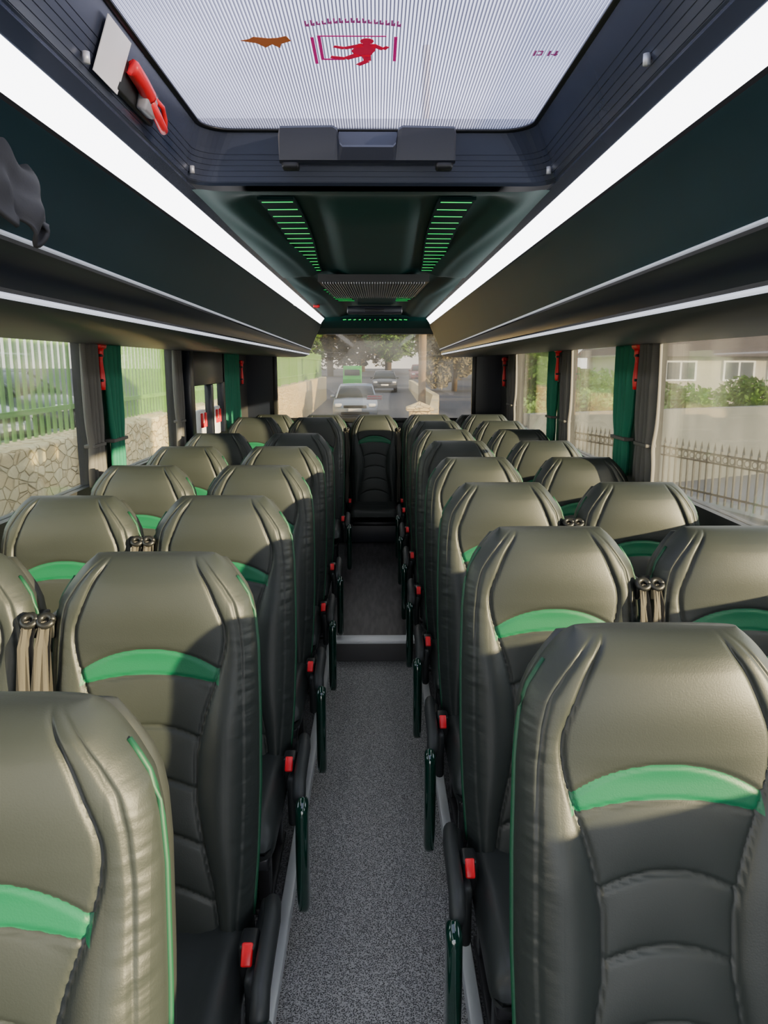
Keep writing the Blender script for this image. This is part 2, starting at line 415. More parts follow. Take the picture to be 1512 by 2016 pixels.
# ------------------------------------------------------------------ BUS SHELL
YF, YB = -1.3, 7.45
WL, WR = -1.25, 1.20
struct(boxes('floor', [(-.27,.24,YF,4.22,-.06,0.0)], M_carpet))
struct(boxes('floor_podium', [(WL,-.27,YF,YB,-.06,POD),(.24,WR,YF,YB,-.06,POD)], M_podium)).name='floor_raised'
struct(boxes('floor_rear', [(-.27,.24,4.22,YB,-.06,POD)], M_wood))
struct(boxes('trim_1', [(-.285,-.252,YF,4.2,POD-.035,POD+.006)], M_silver, bevel=.003))
struct(boxes('trim_2', [(.222,.255,YF,4.2,POD-.035,POD+.006)], M_silver, bevel=.003))
struct(boxes('trim_3', [(-.262,.232,4.15,4.24,POD-.014,POD+.008)], pmat('step_nosing',(0.9,0.92,0.95),.45,metal=.2), bevel=.003))
struct(boxes('trim_4', [(-.262,.232,4.196,4.219,0.001,POD-.015)], pmat('step_riser',(0.11,0.108,0.11),0.35), bevel=.002))
struct(boxes('trim_5', [(WL,WR,6.62,7.44,POD+.001,.31)], M_rackb, bevel=.006))
z0w, z1w = 1.18, CZ+0.10
LWIN = [(-1.1,3.34),(3.58,4.80),(5.02,6.85)]; RWIN = [(-1.1,3.36),(3.60,4.86),(5.10,6.60)]
def wall(x0, x1, wins, name):
    L = [(x0,x1,YF,YB,-.9,z0w),(x0,x1,YF,YB,z1w,2.25)]
    ys = YF
    for (a,b) in wins:
        if a > ys: L.append((x0,x1,ys,a,z0w,z1w))
        ys = b
    L.append((x0,x1,ys,YB,z0w,z1w)); return struct(boxes(name, L, M_shellw))
wall(WL-.06, WL, LWIN, 'wall_left')
wall(WR, WR+.06, RWIN, 'wall_right')
k = 1
for x, L in ((WL-.03, LWIN), (WR+.03, RWIN)):
    for (a,b) in L:
        struct(boxes('window_%d'%k, [(x-.004,x+.004,a,b,z0w,z1w)], M_glass)); k += 1
struct(boxes('wall_rear', [(WL,WR,YB,YB+.06,-.9,1.19),(WL,WR,YB,YB+.06,1.985,2.25),(WL,-.965,YB,YB+.06,1.19,1.985),(.925,WR,YB,YB+.06,1.19,1.985)], M_rackg))
struct(boxes('window_%d'%k, [(-.965,.925,YB+.02,YB+.028,1.19,1.985)], M_glassr))
struct(boxes('trim_6', [(-.99,.95,YB-.03,YB,1.15,1.195),(-.995,-.955,YB-.03,YB,1.195,1.985),(.915,.955,YB-.03,YB,1.195,1.985)], M_blk, bevel=.006))
HX0,HX1,HY0,HY1 = -.43,.385,.60,1.965
struct(boxes('ceiling', [(WL-.06,HX0-.01,YF,YB+.06,2.26,2.28),(HX1+.01,WR+.06,YF,YB+.06,2.26,2.28),(HX0-.01,HX1+.01,YF,HY0,2.26,2.28),(HX0-.01,HX1+.01,HY1+.01,YB+.06,2.26,2.28)], M_shellw))
hd = []
for x in (-.60,.575):
    hd.append([(x,7.44,2.24),(x,7.06,2.24),(x,7.06,2.125),(x,7.10,2.09),(x,7.22,2.03),(x,7.44,1.99)])
tag(loft('rear_header_panel', hd, M_ceil, smooth=False), 'dark curved header panel above the rear window', 'header panel')

# ------------------------------------------------------------------ OVERHEAD RACKS
near = [(-.512,.356),(-.548,.320),(-.582,.262),(-.610,.212),(-.613,.202),(-.622,.193),(-.640,.178),(-.655,.152),(-.662,.135),(-.666,.122),(-.676,.112),(-.70,.098),(-.76,.084),(-.90,.080),(-1.245,.088)]
far  = [(-.500,.356),(-.532,.290),(-.567,.210),(-.597,.136),(-.600,.128),(-.603,.126),(-.608,.120),(-.611,.112),(-.612,.102),(-.615,.094),(-.62,.088),(-.65,.072),(-.75,.066),(-.90,.070),(-1.245,.088)]
def rack(side):
    mx = lambda x: x if side < 0 else (-x-.025 if x > -1.2 else WR-.005)
    r = empty('luggage_rack', (mx(-.8), 1.0, CZ+.09))
    off = Vector(r.location)
    def prof(y, a, b):
        q = (y-1.3)/5.8
        return [Vector((mx(n[0]+(f[0]-n[0])*q), y, CZ+n[1]+(f[1]-n[1])*q))-off for n, f in list(zip(near,far))[a:b]]
    ys = [YF+.1, 1, 3, 5, 7.06]
    loft('rack_door', [prof(y,0,4) for y in ys], M_rack, r, closed=False)
    loft('rack_edge_roll', [prof(y,4,9) for y in ys], M_rackg, r, closed=False)
    loft('rack_underside', [prof(y,9,15) for y in ys], M_rackb, r, closed=False)
    for idx, rad, nm, mm in ((3,.0042,'upper_trim_strip',M_soft_trim),(9,.0058,'lower_trim_strip',M_white_trim)):
        pts = [prof(y,idx,idx+1)[0] for y in ys]
        tube(nm, pts, rad, mm, r, 8)
    e = prof(7.06,0,15) + [Vector((mx(-1.245),7.06,CZ+.5))-off, Vector((mx(-.47),7.06,CZ+.5))-off]
    n = len(e); V = [tuple(p) for p in e] + [tuple(p+Vector((0,.02,0))) for p in e]
    F = [tuple(range(n)), tuple(range(n,2*n))] + [(i,(i+1)%n,n+(i+1)%n,n+i) for i in range(n)]
    mk('rack_end_cap', V, F, M_rackg, r)
    tag(r, 'long dark overhead luggage rack with silver trim strips given a glow', 'luggage rack', 'overhead luggage racks')
    a0 = [(-.472,.407),(-.480,.415),(-.511,.368),(-.505,.360)]
    lp = [[(mx(x), y, CZ+z) for x,z in a0] for y in (YF+.1, 7.04)]
    led = loft('led_light_strip', lp, M_led, smooth=False)
    tag(led, 'glowing white ceiling light strip running along the luggage rack', 'light strip', 'ceiling light strips')
    h = [(-.450,.424),(-.456,.436),(-.484,.426),(-.474,.407)]
    lp = [[(mx(x), y, CZ+z) for x,z in h] for y in (YF+.1, 7.05)]
    struct(loft('trim_%d'%(7 if side<0 else 8), lp, M_frame, smooth=False))
rack(-1); rack(1)

# ------------------------------------------------------------------ CEILING PANEL with ridges
nx, ny = 90, 150; X0, X1, Y0, Y1 = -.458, .435, 1.99, 7.06
V=[];F=[]
for j in range(ny+1):
    y = Y0+(Y1-Y0)*j/ny
    for i in range(nx+1):
        x = X0+(X1-X0)*i/nx; dx = abs(x+.012)
        seg = (y-2.0)/1.85 if y < 3.9 else (y-3.9)/1.6
        rr = .415-.085*sm(seg*1.1)
        h = .418 + .034*sm((rr-dx)/.10)*sm((y-2.0)/.22)
        cw = .165+.02*sm(seg)
        h -= .022*sm((cw-dx)/.07)*sm((y-2.05)/.5)
        if 3.86 < y < 4.55: h -= .012*sm((.24-dx)/.05)
        h += .005*math.exp(-((dx-rr-.01)/.03)**2)
        V.append((x,y,CZ+h))
for j in range(ny):
    for i in range(nx):
        a=j*(nx+1)+i; F.append((a,a+1,a+nx+2,a+nx+1))
cp = mk('ceiling_duct_panel', V, F, M_ceil, smooth=True); struct(cp); cp.name='ceiling_centre'
M_vent = pmat('vent_matte_black', (0.004,0.020,0.018), 0.8, spec=.1)
def vent(pts, w, ang=0):
    cx = sum(p[0] for p in pts)/len(pts); cy = sum(p[1] for p in pts)/len(pts)
    r = empty('lit_air_vent', (cx,cy,CZ+.442))
    lps = []
    ext = [(2*pts[0][0]-pts[1][0], pts[0][1]-.03)] + list(pts) + [(pts[-1][0], pts[-1][1]+.03)]
    for p in ext: lps.append([(p[0]-w/2-.006-cx,p[1]-cy,0.006),(p[0]+w/2+.006-cx,p[1]-cy,0.006),(p[0]+w/2+.006-cx,p[1]-cy,-.003),(p[0]-w/2-.006-cx,p[1]-cy,-.003)])
    loft('vent_plate', lps, M_vent, r, smooth=False)
    for p in pts:
        boxes('light_slot', [(-w/2,w/2,-.0034,.0034,-.0008,.001)], M_green, r, 0, loc=(p[0]-cx,p[1]-cy,-.003), seg=1).rotation_euler=(0,0,ang)
    tag(r, 'dark ceiling air vent with rows of green lit slots', 'air vent', 'green lit ceiling vents')
for s in (-1,1):
    c = -.0265
    P = []
    for i in range(16):
        y = 2.22+1.54*i/15; P.append((c+s*(.246+.036*sm(i/14)-.014*math.sin(math.pi*i/15)), y))
    vent(P, .086, s*.05)
    vent([(c+s*(.232-.012*i*i/9), 4.72+.13*i) for i in range(7)], .115)
r = empty('lit_air_vent', (-.015,6.95,CZ+.41))
boxes('vent_plate', [(-.30,.30,-.03,.05,-.016,-.004)], M_vent, r)
for i in range(13):
    x = -.27+.045*i; b = boxes('light_slot', [(-.003,.003,-.02,.02,-.003,.003)], M_green, r, loc=(x,0,-.018)); b.rotation_euler=(0,0,-x*2.5)
tag(r, 'narrow ceiling vent with a fan of green lit slots', 'air vent', 'green lit ceiling vents')
r = empty('air_return_grille', (-.015,4.2,CZ+.40))
mk('grille_frame', [(-.27,-.36,-.004),(.27,-.36,-.004),(.235,.36,-.016),(-.235,.36,-.016),(-.27,-.36,.03),(.27,-.36,.03),(.235,.36,.018),(-.235,.36,.018)],
   [(0,1,2,3),(4,5,6,7),(0,1,5,4),(1,2,6,5),(2,3,7,6),(3,0,4,7)], M_blk, r)
V=[];F=[]
for i in range(40):
    q=(i+.5)/40; xa=-.255+.51*q; xb=-.222+.444*q; k0=len(V)
    V += [(xa-.003,-.34,-.012),(xa+.003,-.34,-.012),(xb+.003,.34,-.024),(xb-.003,.34,-.024),(xa-.003,-.34,-.002),(xa+.003,-.34,-.002),(xb+.003,.34,-.014),(xb-.003,.34,-.014)]
    F += [tuple(k0+a for a in f) for f in ((0,1,2,3),(0,1,5,4),(1,2,6,5),(2,3,7,6),(3,0,4,7))]
mk('grille_slats', V, F, pmat('grille_slat',(0.36,0.37,0.40),0.4), r)
tag(r, 'ribbed black ceiling air return grille', 'grille')
r = empty('roof_hatch', (-.015,5.75,CZ+.40))
boxes('handle_body', [(-.20,.20,-.03,.03,-.035,.02)], M_handle, r, .008)
boxes('handle_recess', [(-.07,.07,-.034,-.028,-.022,.0)], M_blk, r, .002)
tag(r, 'second dark roof hatch handle near the rear window', 'roof hatch')

# ------------------------------------------------------------------ ROOF HATCH
def rrect(x0,x1,y0,y1,rad,z,n=8):
    pts=[]
    for cx,cy,a0 in ((x1-rad,y1-rad,0),(x0+rad,y1-rad,90),(x0+rad,y0+rad,180),(x1-rad,y0+rad,270)):
        for k in range(n+1):
            a=math.radians(a0+90*k/n); pts.append((cx+rad*math.cos(a),cy+rad*math.sin(a),z))
    return pts
hatch = empty('roof_hatch', (-.02,1.27,CZ+.535))
hz = Vector(hatch.location)
lps=[]; NS=9
inn=(-.412,.368,.64,1.942); outt=(-.452,.427,.60,1.984)
for i in range(NS+1):
    q=i/NS; z=CZ+.539-.102*q
    steps = ((0,0.0),(.0095,0.0),(.0099,.0013),(.0110,.0013)) if q > .3 else ((0,0),)
    for dz,ins in steps:
        if i==NS and (ins or dz): continue
        e=[inn[k]+(outt[k]-inn[k])*(q+dz/.102) for k in range(4)]
        lps.append([Vector(p)-hz for p in rrect(e[0]-ins,e[1]+ins,e[2]-ins,e[3]+ins,.075-.02*q,z-dz)])
lps.append([Vector(p)-hz for p in rrect(-.458,.433,.585,1.996,.055,CZ+.432)])
loft('hatch_frame', lps, M_frame, hatch, caps=False, smooth=False)
lps=[[Vector(p)-hz for p in rrect(-.405,.361,.65,1.935,.07,z)] for z in (CZ+.546,CZ+.550)]
loft('hatch_glass', lps, M_hatch, hatch, smooth=False)
lps=[[Vector(p)-hz for p in l] for l in (rrect(-.414,.370,.638,1.944,.075,CZ+.540),rrect(-.402,.358,.652,1.930,.068,CZ+.540),rrect(-.402,.358,.652,1.930,.068,CZ+.545),rrect(-.43,.385,.62,1.96,.08,CZ+.553))]
loft('rubber_gasket', lps, M_blk, hatch, caps=False)
# one moulded handle block with a recess in its top centre
def hrow(x, top):
    P=[(1.955,.470),(1.886,.459),(1.878,.463),(1.866,top-.006),(1.872,top),(1.955,top+.002)]
    return [Vector((x,a,CZ+b))-hz for a,b in P]
cols=[(-.224,.520),(-.220,.534),(-.100,.536),(-.090,.530),(-.084,.500),(-.078,.494),(.038,.494),(.044,.500),(.050,.530),(.060,.536),(.178,.534),(.182,.520)]
loft('hatch_handle', [hrow(x,t) for x,t in cols], M_handle, hatch, smooth=False)
boxes('handle_recess', [(-.088-hz.x,.048-hz.x,1.915-hz.y,1.938-hz.y,.49+CZ-hz.z,.534+CZ-hz.z)], M_frame, hatch)
for x in (-.20,.158):
    boxes('hinge_foot', [(x-.020-hz.x,x+.020-hz.x,1.884-hz.y,1.92-hz.y,.447+CZ-hz.z,.466+CZ-hz.z)], M_blk, hatch, .006)
for x in (-.437,.41):
    for y in (1.26,1.93):
        tube('screw', [(x-hz.x,y-hz.y,CZ+.462-hz.z),(x-hz.x,y-hz.y,CZ+.446-hz.z)], .006, M_silver, hatch, 10)
tag(hatch, 'large roof hatch with ribbed frosted glass and dark moulded frame', 'roof hatch')

def flat(name, polys, z, mat, parent=None, th=.0006):
    V=[];F=[]
    for P in polys:
        k=len(V); n=len(P)
        V += [(x,y,z) for x,y in P] + [(x,y,z-th) for x,y in P]
        F += [tuple(range(k,k+n)), tuple(range(k+n,k+2*n))] + [(k+i,k+(i+1)%n,k+n+(i+1)%n,k+n+i) for i in range(n)]
    return mk(name,V,F,mat,parent)
ZS = CZ+.5445
M_sred = pmat('sticker_red_glow',(0.62,0.008,0.05),0.5,emit=(.6,.0,.06),estr=.4); M_sbrn = pmat('sticker_brown_glow',(0.40,0.11,0.03),0.5,emit=(.4,.1,.02),estr=.3); M_spur = pmat('sticker_purple_glow',(0.40,0.06,0.26),0.5,emit=(.4,.05,.25),estr=.3)  # printed stickers brightened by added emission; none of them is a lamp
M_smag = pmat('sticker_magenta_glow',(0.55,0.01,0.20),0.5,emit=(.5,.0,.18),estr=.4)  # same added glow on the magenta print
def R(x,y,w,h): return [(x,y),(x+w,y),(x+w,y+h),(x,y+h)]
st = empty('exit_sticker', (-.038,1.475,ZS))
flat('bracket_bar', [R(-.074,-.055,.006,.115)], 0, M_smag, st)
flat('bracket_frame', [[(-.062,-.062),(.055,-.062),(.055,-.058),(-.056,-.058),(-.056,.036),(-.025,.036),(-.025,.042),(-.062,.042)]], 0, M_smag, st)
flat('bracket_bar', [R(.068,-.058,.006,.105)], 0, M_smag, st)
def limb(a,b,w):
    a=Vector(a);b=Vector(b);d=(b-a).normalized();n=Vector((-d.y,d.x))*w/2
    return [tuple(a+n),tuple(b+n*.8),tuple(b-n*.8),tuple(a-n)]
fig=[[(.022+.012*math.cos(a),-.040+.012*math.sin(a)) for a in np.linspace(0,2*math.pi,12,endpoint=False)],
     [(.008,-.030),(.038,-.028),(.036,.0),(.026,.026),(.000,.026),(-.006,.0)],
     limb((.014,-.024),(-.018,-.010),.013), limb((-.018,-.010),(-.036,-.018),.011), limb((.032,-.024),(.050,-.006),.013), limb((.050,-.006),(.058,-.018),.010),
     limb((.006,.018),(-.018,.036),.017), limb((-.018,.036),(-.044,.028),.013), limb((.020,.018),(.022,.046),.017), limb((.022,.046),(.004,.066),.013)]
flat('running_figure', fig, 0, M_sred, st)
random.seed(2)
for i in range(17):
    u=i/16; x=-.075+.15*u; y=-.098-.014*math.sin(math.pi*u); h=random.uniform(.012,.020)
    flat('sticker_letter', [[(x-.0035,y-h),(x-.0005,y-h),(x-.0005,y-h*.3),(x+.0035,y-h*.6),(x+.0035,y+.001),(x-.0035,y)]], 0, M_spur, st)
tag(st,'red emergency exit pictogram sticker on the roof glass','sticker')
st2 = empty('arrow_sticker', (-.188,1.435,ZS))
flat('arrow_shape', [[(-.045,0),(-.018,.010),(-.005,.028),(.008,.014),(.02,.030),(.024,.012),(.042,.0),(.036,-.020),(.02,-.012),(.005,-.010),(-.02,-.016),(-.03,-.006)]], 0, M_sbrn, st2)
tag(st2,'small brown jagged sticker on the roof glass','sticker')
st3 = empty('small_sticker', (.302,1.485,ZS))
for P in (R(-.022,-.012,.004,.022),R(-.016,-.012,.008,.004),R(-.016,.004,.008,.004),R(-.009,-.012,.003,.02),R(.004,-.012,.004,.022),R(.010,.002,.012,.004),R(.016,-.012,.004,.022)):
    flat('sticker_letter', [P], 0, M_spur, st3)
tag(st3,'tiny purple lettering on the roof glass','sticker')
ang = math.atan2(.110,.04)
lab = boxes('paper_label', [(-.042,.042,-.055,.055,-.0008,.0008)], M_white)
lab.location = (-.4285+.005,1.345,CZ+.487); lab.rotation_euler = (0, -ang, 0)
tag(lab,'blank white label stuck on the roof hatch frame','label')

HT=[None]
def hammer(loc, rot, nm_label, g='emergency hammers', s=1.0):
    if HT[0] is None:
        r = empty('emergency_hammer')
        lps=[]
        for i in range(13):
            q=i/12; z=-.075+.15*q; w=.012+.003*math.sin(q*math.pi*2)+ .004*(q>.8)
            lps.append([(w*math.cos(a),w*.8*math.sin(a),z) for a in [2*math.pi*k/12 for k in range(12)]])
        loft('handle', lps, M_red, r)
        tube('hammer_head', [(-.03,0,.085),(-.022,0,.085),(.022,0,.085),(.034,0,.085)], .014, M_red, r, 10)
        boxes('holder', [(-.016,.016,.006,.028,-.085,.10)], M_blk, r, .005)
        boxes('holder_clip', [(-.017,.017,-.010,.02,.045,.055)], M_blk, r, .003)
        boxes('holder_clip', [(-.017,.017,-.010,.02,-.045,-.035)], M_blk, r, .003)
        HT[0]=r; o=r
    else: o = clone(HT[0])
    o.location=loc; o.rotation_euler=rot; o.scale=(s,s,s)
    tag(o,nm_label,'emergency hammer',g); return o
hammer((-1.215,3.43,1.68),(0,0,math.radians(90)),'red emergency hammer on the window pillar',s=1.2)
hammer((1.166,3.47,1.68),(0,0,math.radians(-90)),'red emergency hammer on the window pillar',s=1.2)
hammer((1.166,5.00,1.69),(0,0,math.radians(-90)),'red emergency hammer on the window pillar',s=1.2)
hammer((1.157,7.02,1.62),(0,0,math.radians(-90)),'red emergency hammer on the window pillar',s=1.5)
hammer((-1.215,6.98,1.62),(0,0,math.radians(90)),'red emergency hammer on the window pillar',s=1.2)
h = empty('emergency_hammer', (-.405,1.50,CZ+.475))
boxes('holder',[(-.035,-.022,-.11,.10,-.03,.03)],M_blk,h,.005)
tube('handle',[(-.014,-.088,.016),(-.012,-.086,.016),(-.010,-.04,.010),(-.008,.0,.002),(-.008,.006,.0)],.0135,M_red,h,12)
boxes('hammer_body',[(-.022,-.002,-.015,.045,-.028,.012)],pmat('grey_plastic',(0.3,0.3,0.32),.4),h,.005)
tube('hammer_head',[(-.006,.01,-.006),(-.002,.05,-.018),(-.004,.09,-.024),(-.006,.115,-.026)],.0085,M_red,h,10)
tube('hammer_guard',[(-.006,.03,.006),(-.002,.07,.004),(-.002,.10,-.010),(-.004,.117,-.026)],.0045,M_red,h,8)
h.rotation_euler=(0,math.radians(15),0)
tag(h,'red and grey emergency glass hammer on the roof hatch frame','emergency hammer','emergency hammers')
hammer((-.425,5.6,CZ+.405),(math.radians(90),0,0),'small red hammer by the rear roof hatch',s=.7)

# ------------------------------------------------------------------ CURTAINS
def curtain(y0, y1, x, mat, color, folds=4, tie=True, z0=1.185, z1=1.80, taper=0.0, amp=.017):
    N=folds*10
    ym=(y0+y1)/2
    zs=np.linspace(z0,z1,26)
    V=[];F=[]
    for z in zs:
        q=(z-z0)/(z1-z0)
        pin = 1-0.22*math.exp(-((q-.28)/.10)**2) if tie else 1
        wd=(y1-y0)*pin*(1-taper*(1-q))
        for i in range(N+1):
            u=i/N; y=ym+(u-.5)*wd
            V.append((x+amp*math.sin(u*folds*2*math.pi)+.003*math.sin(u*17+z*9), y, z))
    n=N+1
    for a in range(len(zs)-1):
        for i in range(N): F.append((a*n+i,a*n+i+1,(a+1)*n+i+1,(a+1)*n+i))
    off=Vector((x,ym,z0)); V=[Vector(v)-off for v in V]
    r=empty('window_curtain',off)
    c=mk('curtain_cloth',V,F,mat,r,True); md=c.modifiers.new('s','SOLIDIFY'); md.thickness=.004
    if tie:
        zt=.28*(z1-z0); hw=(y1-y0)*.38
        boxes('tie_band',[(-.024,.024,-hw,hw,zt-.008,zt+.008)],M_ycur,r,.004)
    tag(r,color+' pleated window curtain gathered at the window pillar','curtain','window curtains')
curtain(3.46,3.72,-1.222,M_gcur,'green',4,taper=.4)
curtain(3.22,3.41,-1.222,M_ycur,'grey',4)
curtain(6.14,6.86,-1.222,M_gcur,'green',8,tie=False)
curtain(3.50,3.78,1.172,M_gcur,'green',4,taper=.4)
curtain(3.22,3.43,1.172,M_ycur,'grey',4)
curtain(5.04,5.25,1.172,M_gcur,'green',4,taper=.3)
curtain(4.68,4.86,1.172,M_ycur,'grey',4)
curtain(6.55,6.86,1.172,M_ycur,'grey',5)
curtain(4.68,4.84,-1.222,M_ycur,'grey',4)
d=boxes('door_1',[(-1.252,-1.20,4.98,5.10,1.18,1.80),(-1.252,-1.20,5.10,6.10,1.56,1.80),(-1.252,-1.20,5.60,5.68,1.18,1.56),(-1.252,-1.20,6.04,6.12,1.18,1.80)],M_rackg,bevel=.006); struct(d)
r=empty('door_release_box',(-1.235,5.36,1.32))
boxes('box_body',[(-.02,.02,-.10,.10,-.14,.07)],M_white,r,.008)
boxes('release_handle',[(.02,.035,-.07,.07,-.05,-.02),(.02,.035,-.07,-.045,-.05,.05),(.02,.035,.045,.07,-.05,.05)],M_red,r,.004)
tag(r,'white emergency door release box with red handle','release handle')
r=clone(r); r.location=(-1.235,5.86,1.32); tag(r,'white emergency door release box with red handle','release handle')
def text_mesh(body,size,mat,parent,loc,rot):
    cu=bpy.data.curves.new('t','FONT'); cu.body=body; cu.size=size; cu.align_x='CENTER'; cu.align_y='CENTER'
    o=bpy.data.objects.new('t',cu); COL.objects.link(o); bpy.context.view_layer.update()
    dg=bpy.context.evaluated_depsgraph_get(); me=bpy.data.meshes.new_from_object(o.evaluated_get(dg))
    bpy.data.objects.remove(o); me.materials.clear(); me.materials.append(mat)
    t=bpy.data.objects.new('lettering',me); COL.objects.link(t); t.parent=parent; t.location=loc; t.rotation_euler=rot; return t
s=boxes('emergency_exit_sticker',[(-.078,.078,0,.002,-.024,.024)],M_white,loc=(-.022,7.466,1.388))
text_mesh('EMERGENCY EXIT',.017,M_sred,s,(0,-.001,.010),(math.radians(90),0,0))
text_mesh('BREAK GLASS WITH HAMMER',.0105,M_sred,s,(0,-.001,-.011),(math.radians(90),0,0))
tag(s,'white sticker with red EMERGENCY EXIT lettering on the rear glass','sticker')
V=[];F=[];n=34
for j in range(n+1):
    for i in range(n+1):
        u=i/n;v=j/n
        y=(u-.5)*.22*(1-.5*(v-.35)**2*3)
        z=(.5-v)*.17 + .018*math.sin(u*7)
        dx=.030*math.sin(math.pi*u)*math.sin(math.pi*min(1,v*1.05))+.006*math.sin(u*16+v*6)+.010*noise.noise(Vector((u*4,v*4,1)))
        V.append((dx,y,z))
for j in range(n):
    for i in range(n):
        a=j*(n+1)+i; F.append((a,a+1,a+n+2,a+n+1))
c=mk('hanging_cloth',V,F,M_cloth,None,True,loc=(-.562,1.23,CZ+.278)); md=c.modifiers.new('s','SOLIDIFY'); md.thickness=.006
c.rotation_euler=(0,math.radians(-25),0)
tag(c,'crumpled dark grey cloth tucked at the luggage rack','cloth')

# ------------------------------------------------------------------ OUTSIDE
def gz(y): return -.9 if y<8 else -.9+.0146*(y-8)
V=[];F=[]
ys=[-30,0,8,20,40,60,90,140]
for y in ys:
    for x in (-80,80): V.append((x,y,gz(y)))
for i in range(len(ys)-1): F.append((2*i,2*i+1,2*i+3,2*i+2))
g=mk('ground',V,F,M_asph); struct(g)
tag(boxes('stone_wall',[(-3.45,-3.0,0.5,46,-.9,1.0)],M_stone,bevel=.03),'rubble stone boundary wall below the green fence, sunlit warmth in colour','wall')
def fence_panel():
    L=[]
    n=19
    for i in range(n):
        y=.07+i*.145; L.append((-.01,.01,y-.024,y+.024,.03,1.25))
    L+= [(.012,.045,0,2.755,.25,.30),(.012,.045,0,2.755,.95,1.0)]
    r=empty('palisade_fence')
    boxes('pales',[b for b in L[:n]],M_gfence,r)
    for b in L[n:]: boxes('rail',[b],M_gfence,r)
    boxes('post',[(-.03,.05,-.04,.04,0,1.3)],M_gfence,r)
    return r
fp=fence_panel(); tag(fp,'green metal palisade fence panel on the stone wall','fence','palisade fence panels'); fp.location=(-3.2,0.6,1.0)
for i in range(1,16):
    o=clone(fp); o.location=(-3.2,.6+2.755*i,1.0)
def leafm(name,c1,c2):
    m=bpy.data.materials.new(name); m.use_nodes=True; nt=m.node_tree; N=nt.nodes;L=nt.links;b=N['Principled BSDF']; b.inputs['Roughness'].default_value=.7
    tc=N.new('ShaderNodeTexCoord'); n=N.new('ShaderNodeTexNoise'); n.inputs['Scale'].default_value=2.2; n.inputs['Detail'].default_value=6; L.new(tc.outputs['Object'],n.inputs['Vector'])
    cr=N.new('ShaderNodeValToRGB'); cr.color_ramp.elements[0].position=.35; cr.color_ramp.elements[0].color=(*c1,1); cr.color_ramp.elements[1].position=.65; cr.color_ramp.elements[1].color=(*c2,1)
    L.new(n.outputs['Fac'],cr.inputs[0]); L.new(cr.outputs[0],b.inputs['Base Color']); return m
M_leaf=leafm('leaf_green',(0.04,0.11,0.015),(0.17,0.31,0.04)); M_leafo=leafm('leaf_olive',(0.08,0.075,0.03),(0.25,0.20,0.09))
M_bark=pmat('bark',(0.10,0.075,0.05),.9,bump=(20,.5,.02))
def foliage(name,n,rad,leaf,mat,parent,seed,loc):
    rnd=random.Random(seed);V=[];F=[]
    def cg(): return max(-.55,min(.55,rnd.gauss(0,.35)))
    cl=[(Vector((cg()*rad[0],cg()*rad[1],cg()*rad[2])),rnd.uniform(.35,.5)) for _ in range(12)]
    for i in range(n):
        c,sz=rnd.choice(cl); d=Vector((rnd.gauss(0,1),rnd.gauss(0,1),rnd.gauss(0,1))).normalized()*rnd.uniform(.7,1)
        p=c+Vector((d.x*rad[0]*sz,d.y*rad[1]*sz,d.z*rad[2]*sz))
        a=Vector((rnd.gauss(0,1),rnd.gauss(0,1),rnd.gauss(0,1))).normalized(); b=a.orthogonal().normalized()
        s=leaf*rnd.uniform(.6,1.3); k=len(V)
        V+=[p-a*s,p+b*s*.5,p+a*s,p-b*s*.5]; F.append((k,k+1,k+2,k+3))
    return mk(name,V,F,mat,parent,loc=loc)
TB={}
def tree(kind,x,y,z,s,cat='tree'):
    if kind not in TB:
        r=empty('tree' if cat=='tree' else 'shrub')
        if cat=='tree':
            tube('trunk',[(0,0,0),(.05,.02,1.2),(.0,.05,2.6)],.16,M_bark,r,8)
            foliage('foliage',5000,(1.9,1.9,1.9),.13,M_leafo if kind=='o' else M_leaf,r,len(TB)+3,(0,0,2.3))
        else:
            tube('trunk',[(0,0,0),(.02,0,.5)],.05,M_bark,r,6)
            foliage('foliage',3500,(.85,.85,.8),.06,M_leaf,r,9,(0,0,.75))
        TB[kind]=r;o=r
    else: o=clone(TB[kind])
    o.location=(x,y,z);o.scale=(s,s,s);o.rotation_euler=(0,0,x*2.3+y)
    if cat=='tree': tag(o,('olive-brown bushy tree behind the road' if kind=='o' else 'green leafy tree beside the road'),'tree','roadside trees')
    else: tag(o,'green garden shrub behind the grey wall','shrub','garden shrubs')
for kd,x,y,s in (('o',-13,66,1.8),('g',-7,70,1.8),('o',-5.5,92,2.3),('g',1.5,104,2.8),('o',8.0,84,2.4),('o',-2.2,116,2.8),('o',9.5,62,1.7),('g',9.4,46,1.3),('o',5.6,56,1.3),('o',6.6,38,1.15),('g',5.6,29,.95),('g',-16,18,1.0)):
    tree(kd,x,y,gz(y)-.3,s)
for (x,y,s) in ((7.3,19.2,1.35),(9.4,20.0,1.45),(11.6,20.9,1.35),(5.5,18.6,1.25),(3.8,18.9,1.2),(6.0,22.4,1.6)): tree('s',x,y,-.6,s,'shrub')
def wallseg(pts,z0,z1,th,mat,name):
    V=[];F=[];n=len(pts)
    for i,(x,y) in enumerate(pts):
        a=Vector(pts[max(i-1,0)]);b=Vector(pts[min(i+1,n-1)]);d=(b-a).normalized();nn=Vector((-d.y,d.x))*th/2
        V+=[(x+nn.x,y+nn.y,z0),(x-nn.x,y-nn.y,z0),(x-nn.x,y-nn.y,z1),(x+nn.x,y+nn.y,z1)]
    for i in range(n-1):
        for k in range(4): F.append((4*i+k,4*i+(k+1)%4,4*i+4+(k+1)%4,4*i+4+k))
    F+=[(0,1,2,3),(4*n-4,4*n-3,4*n-2,4*n-1)]
    return mk(name,V,F,mat)
tag(wallseg([(14,19.5),(9,17.5),(2.85,14.6)],-.9,.78,.22,M_render,'garden_wall'),'grey rendered garden wall with flat coping','wall')
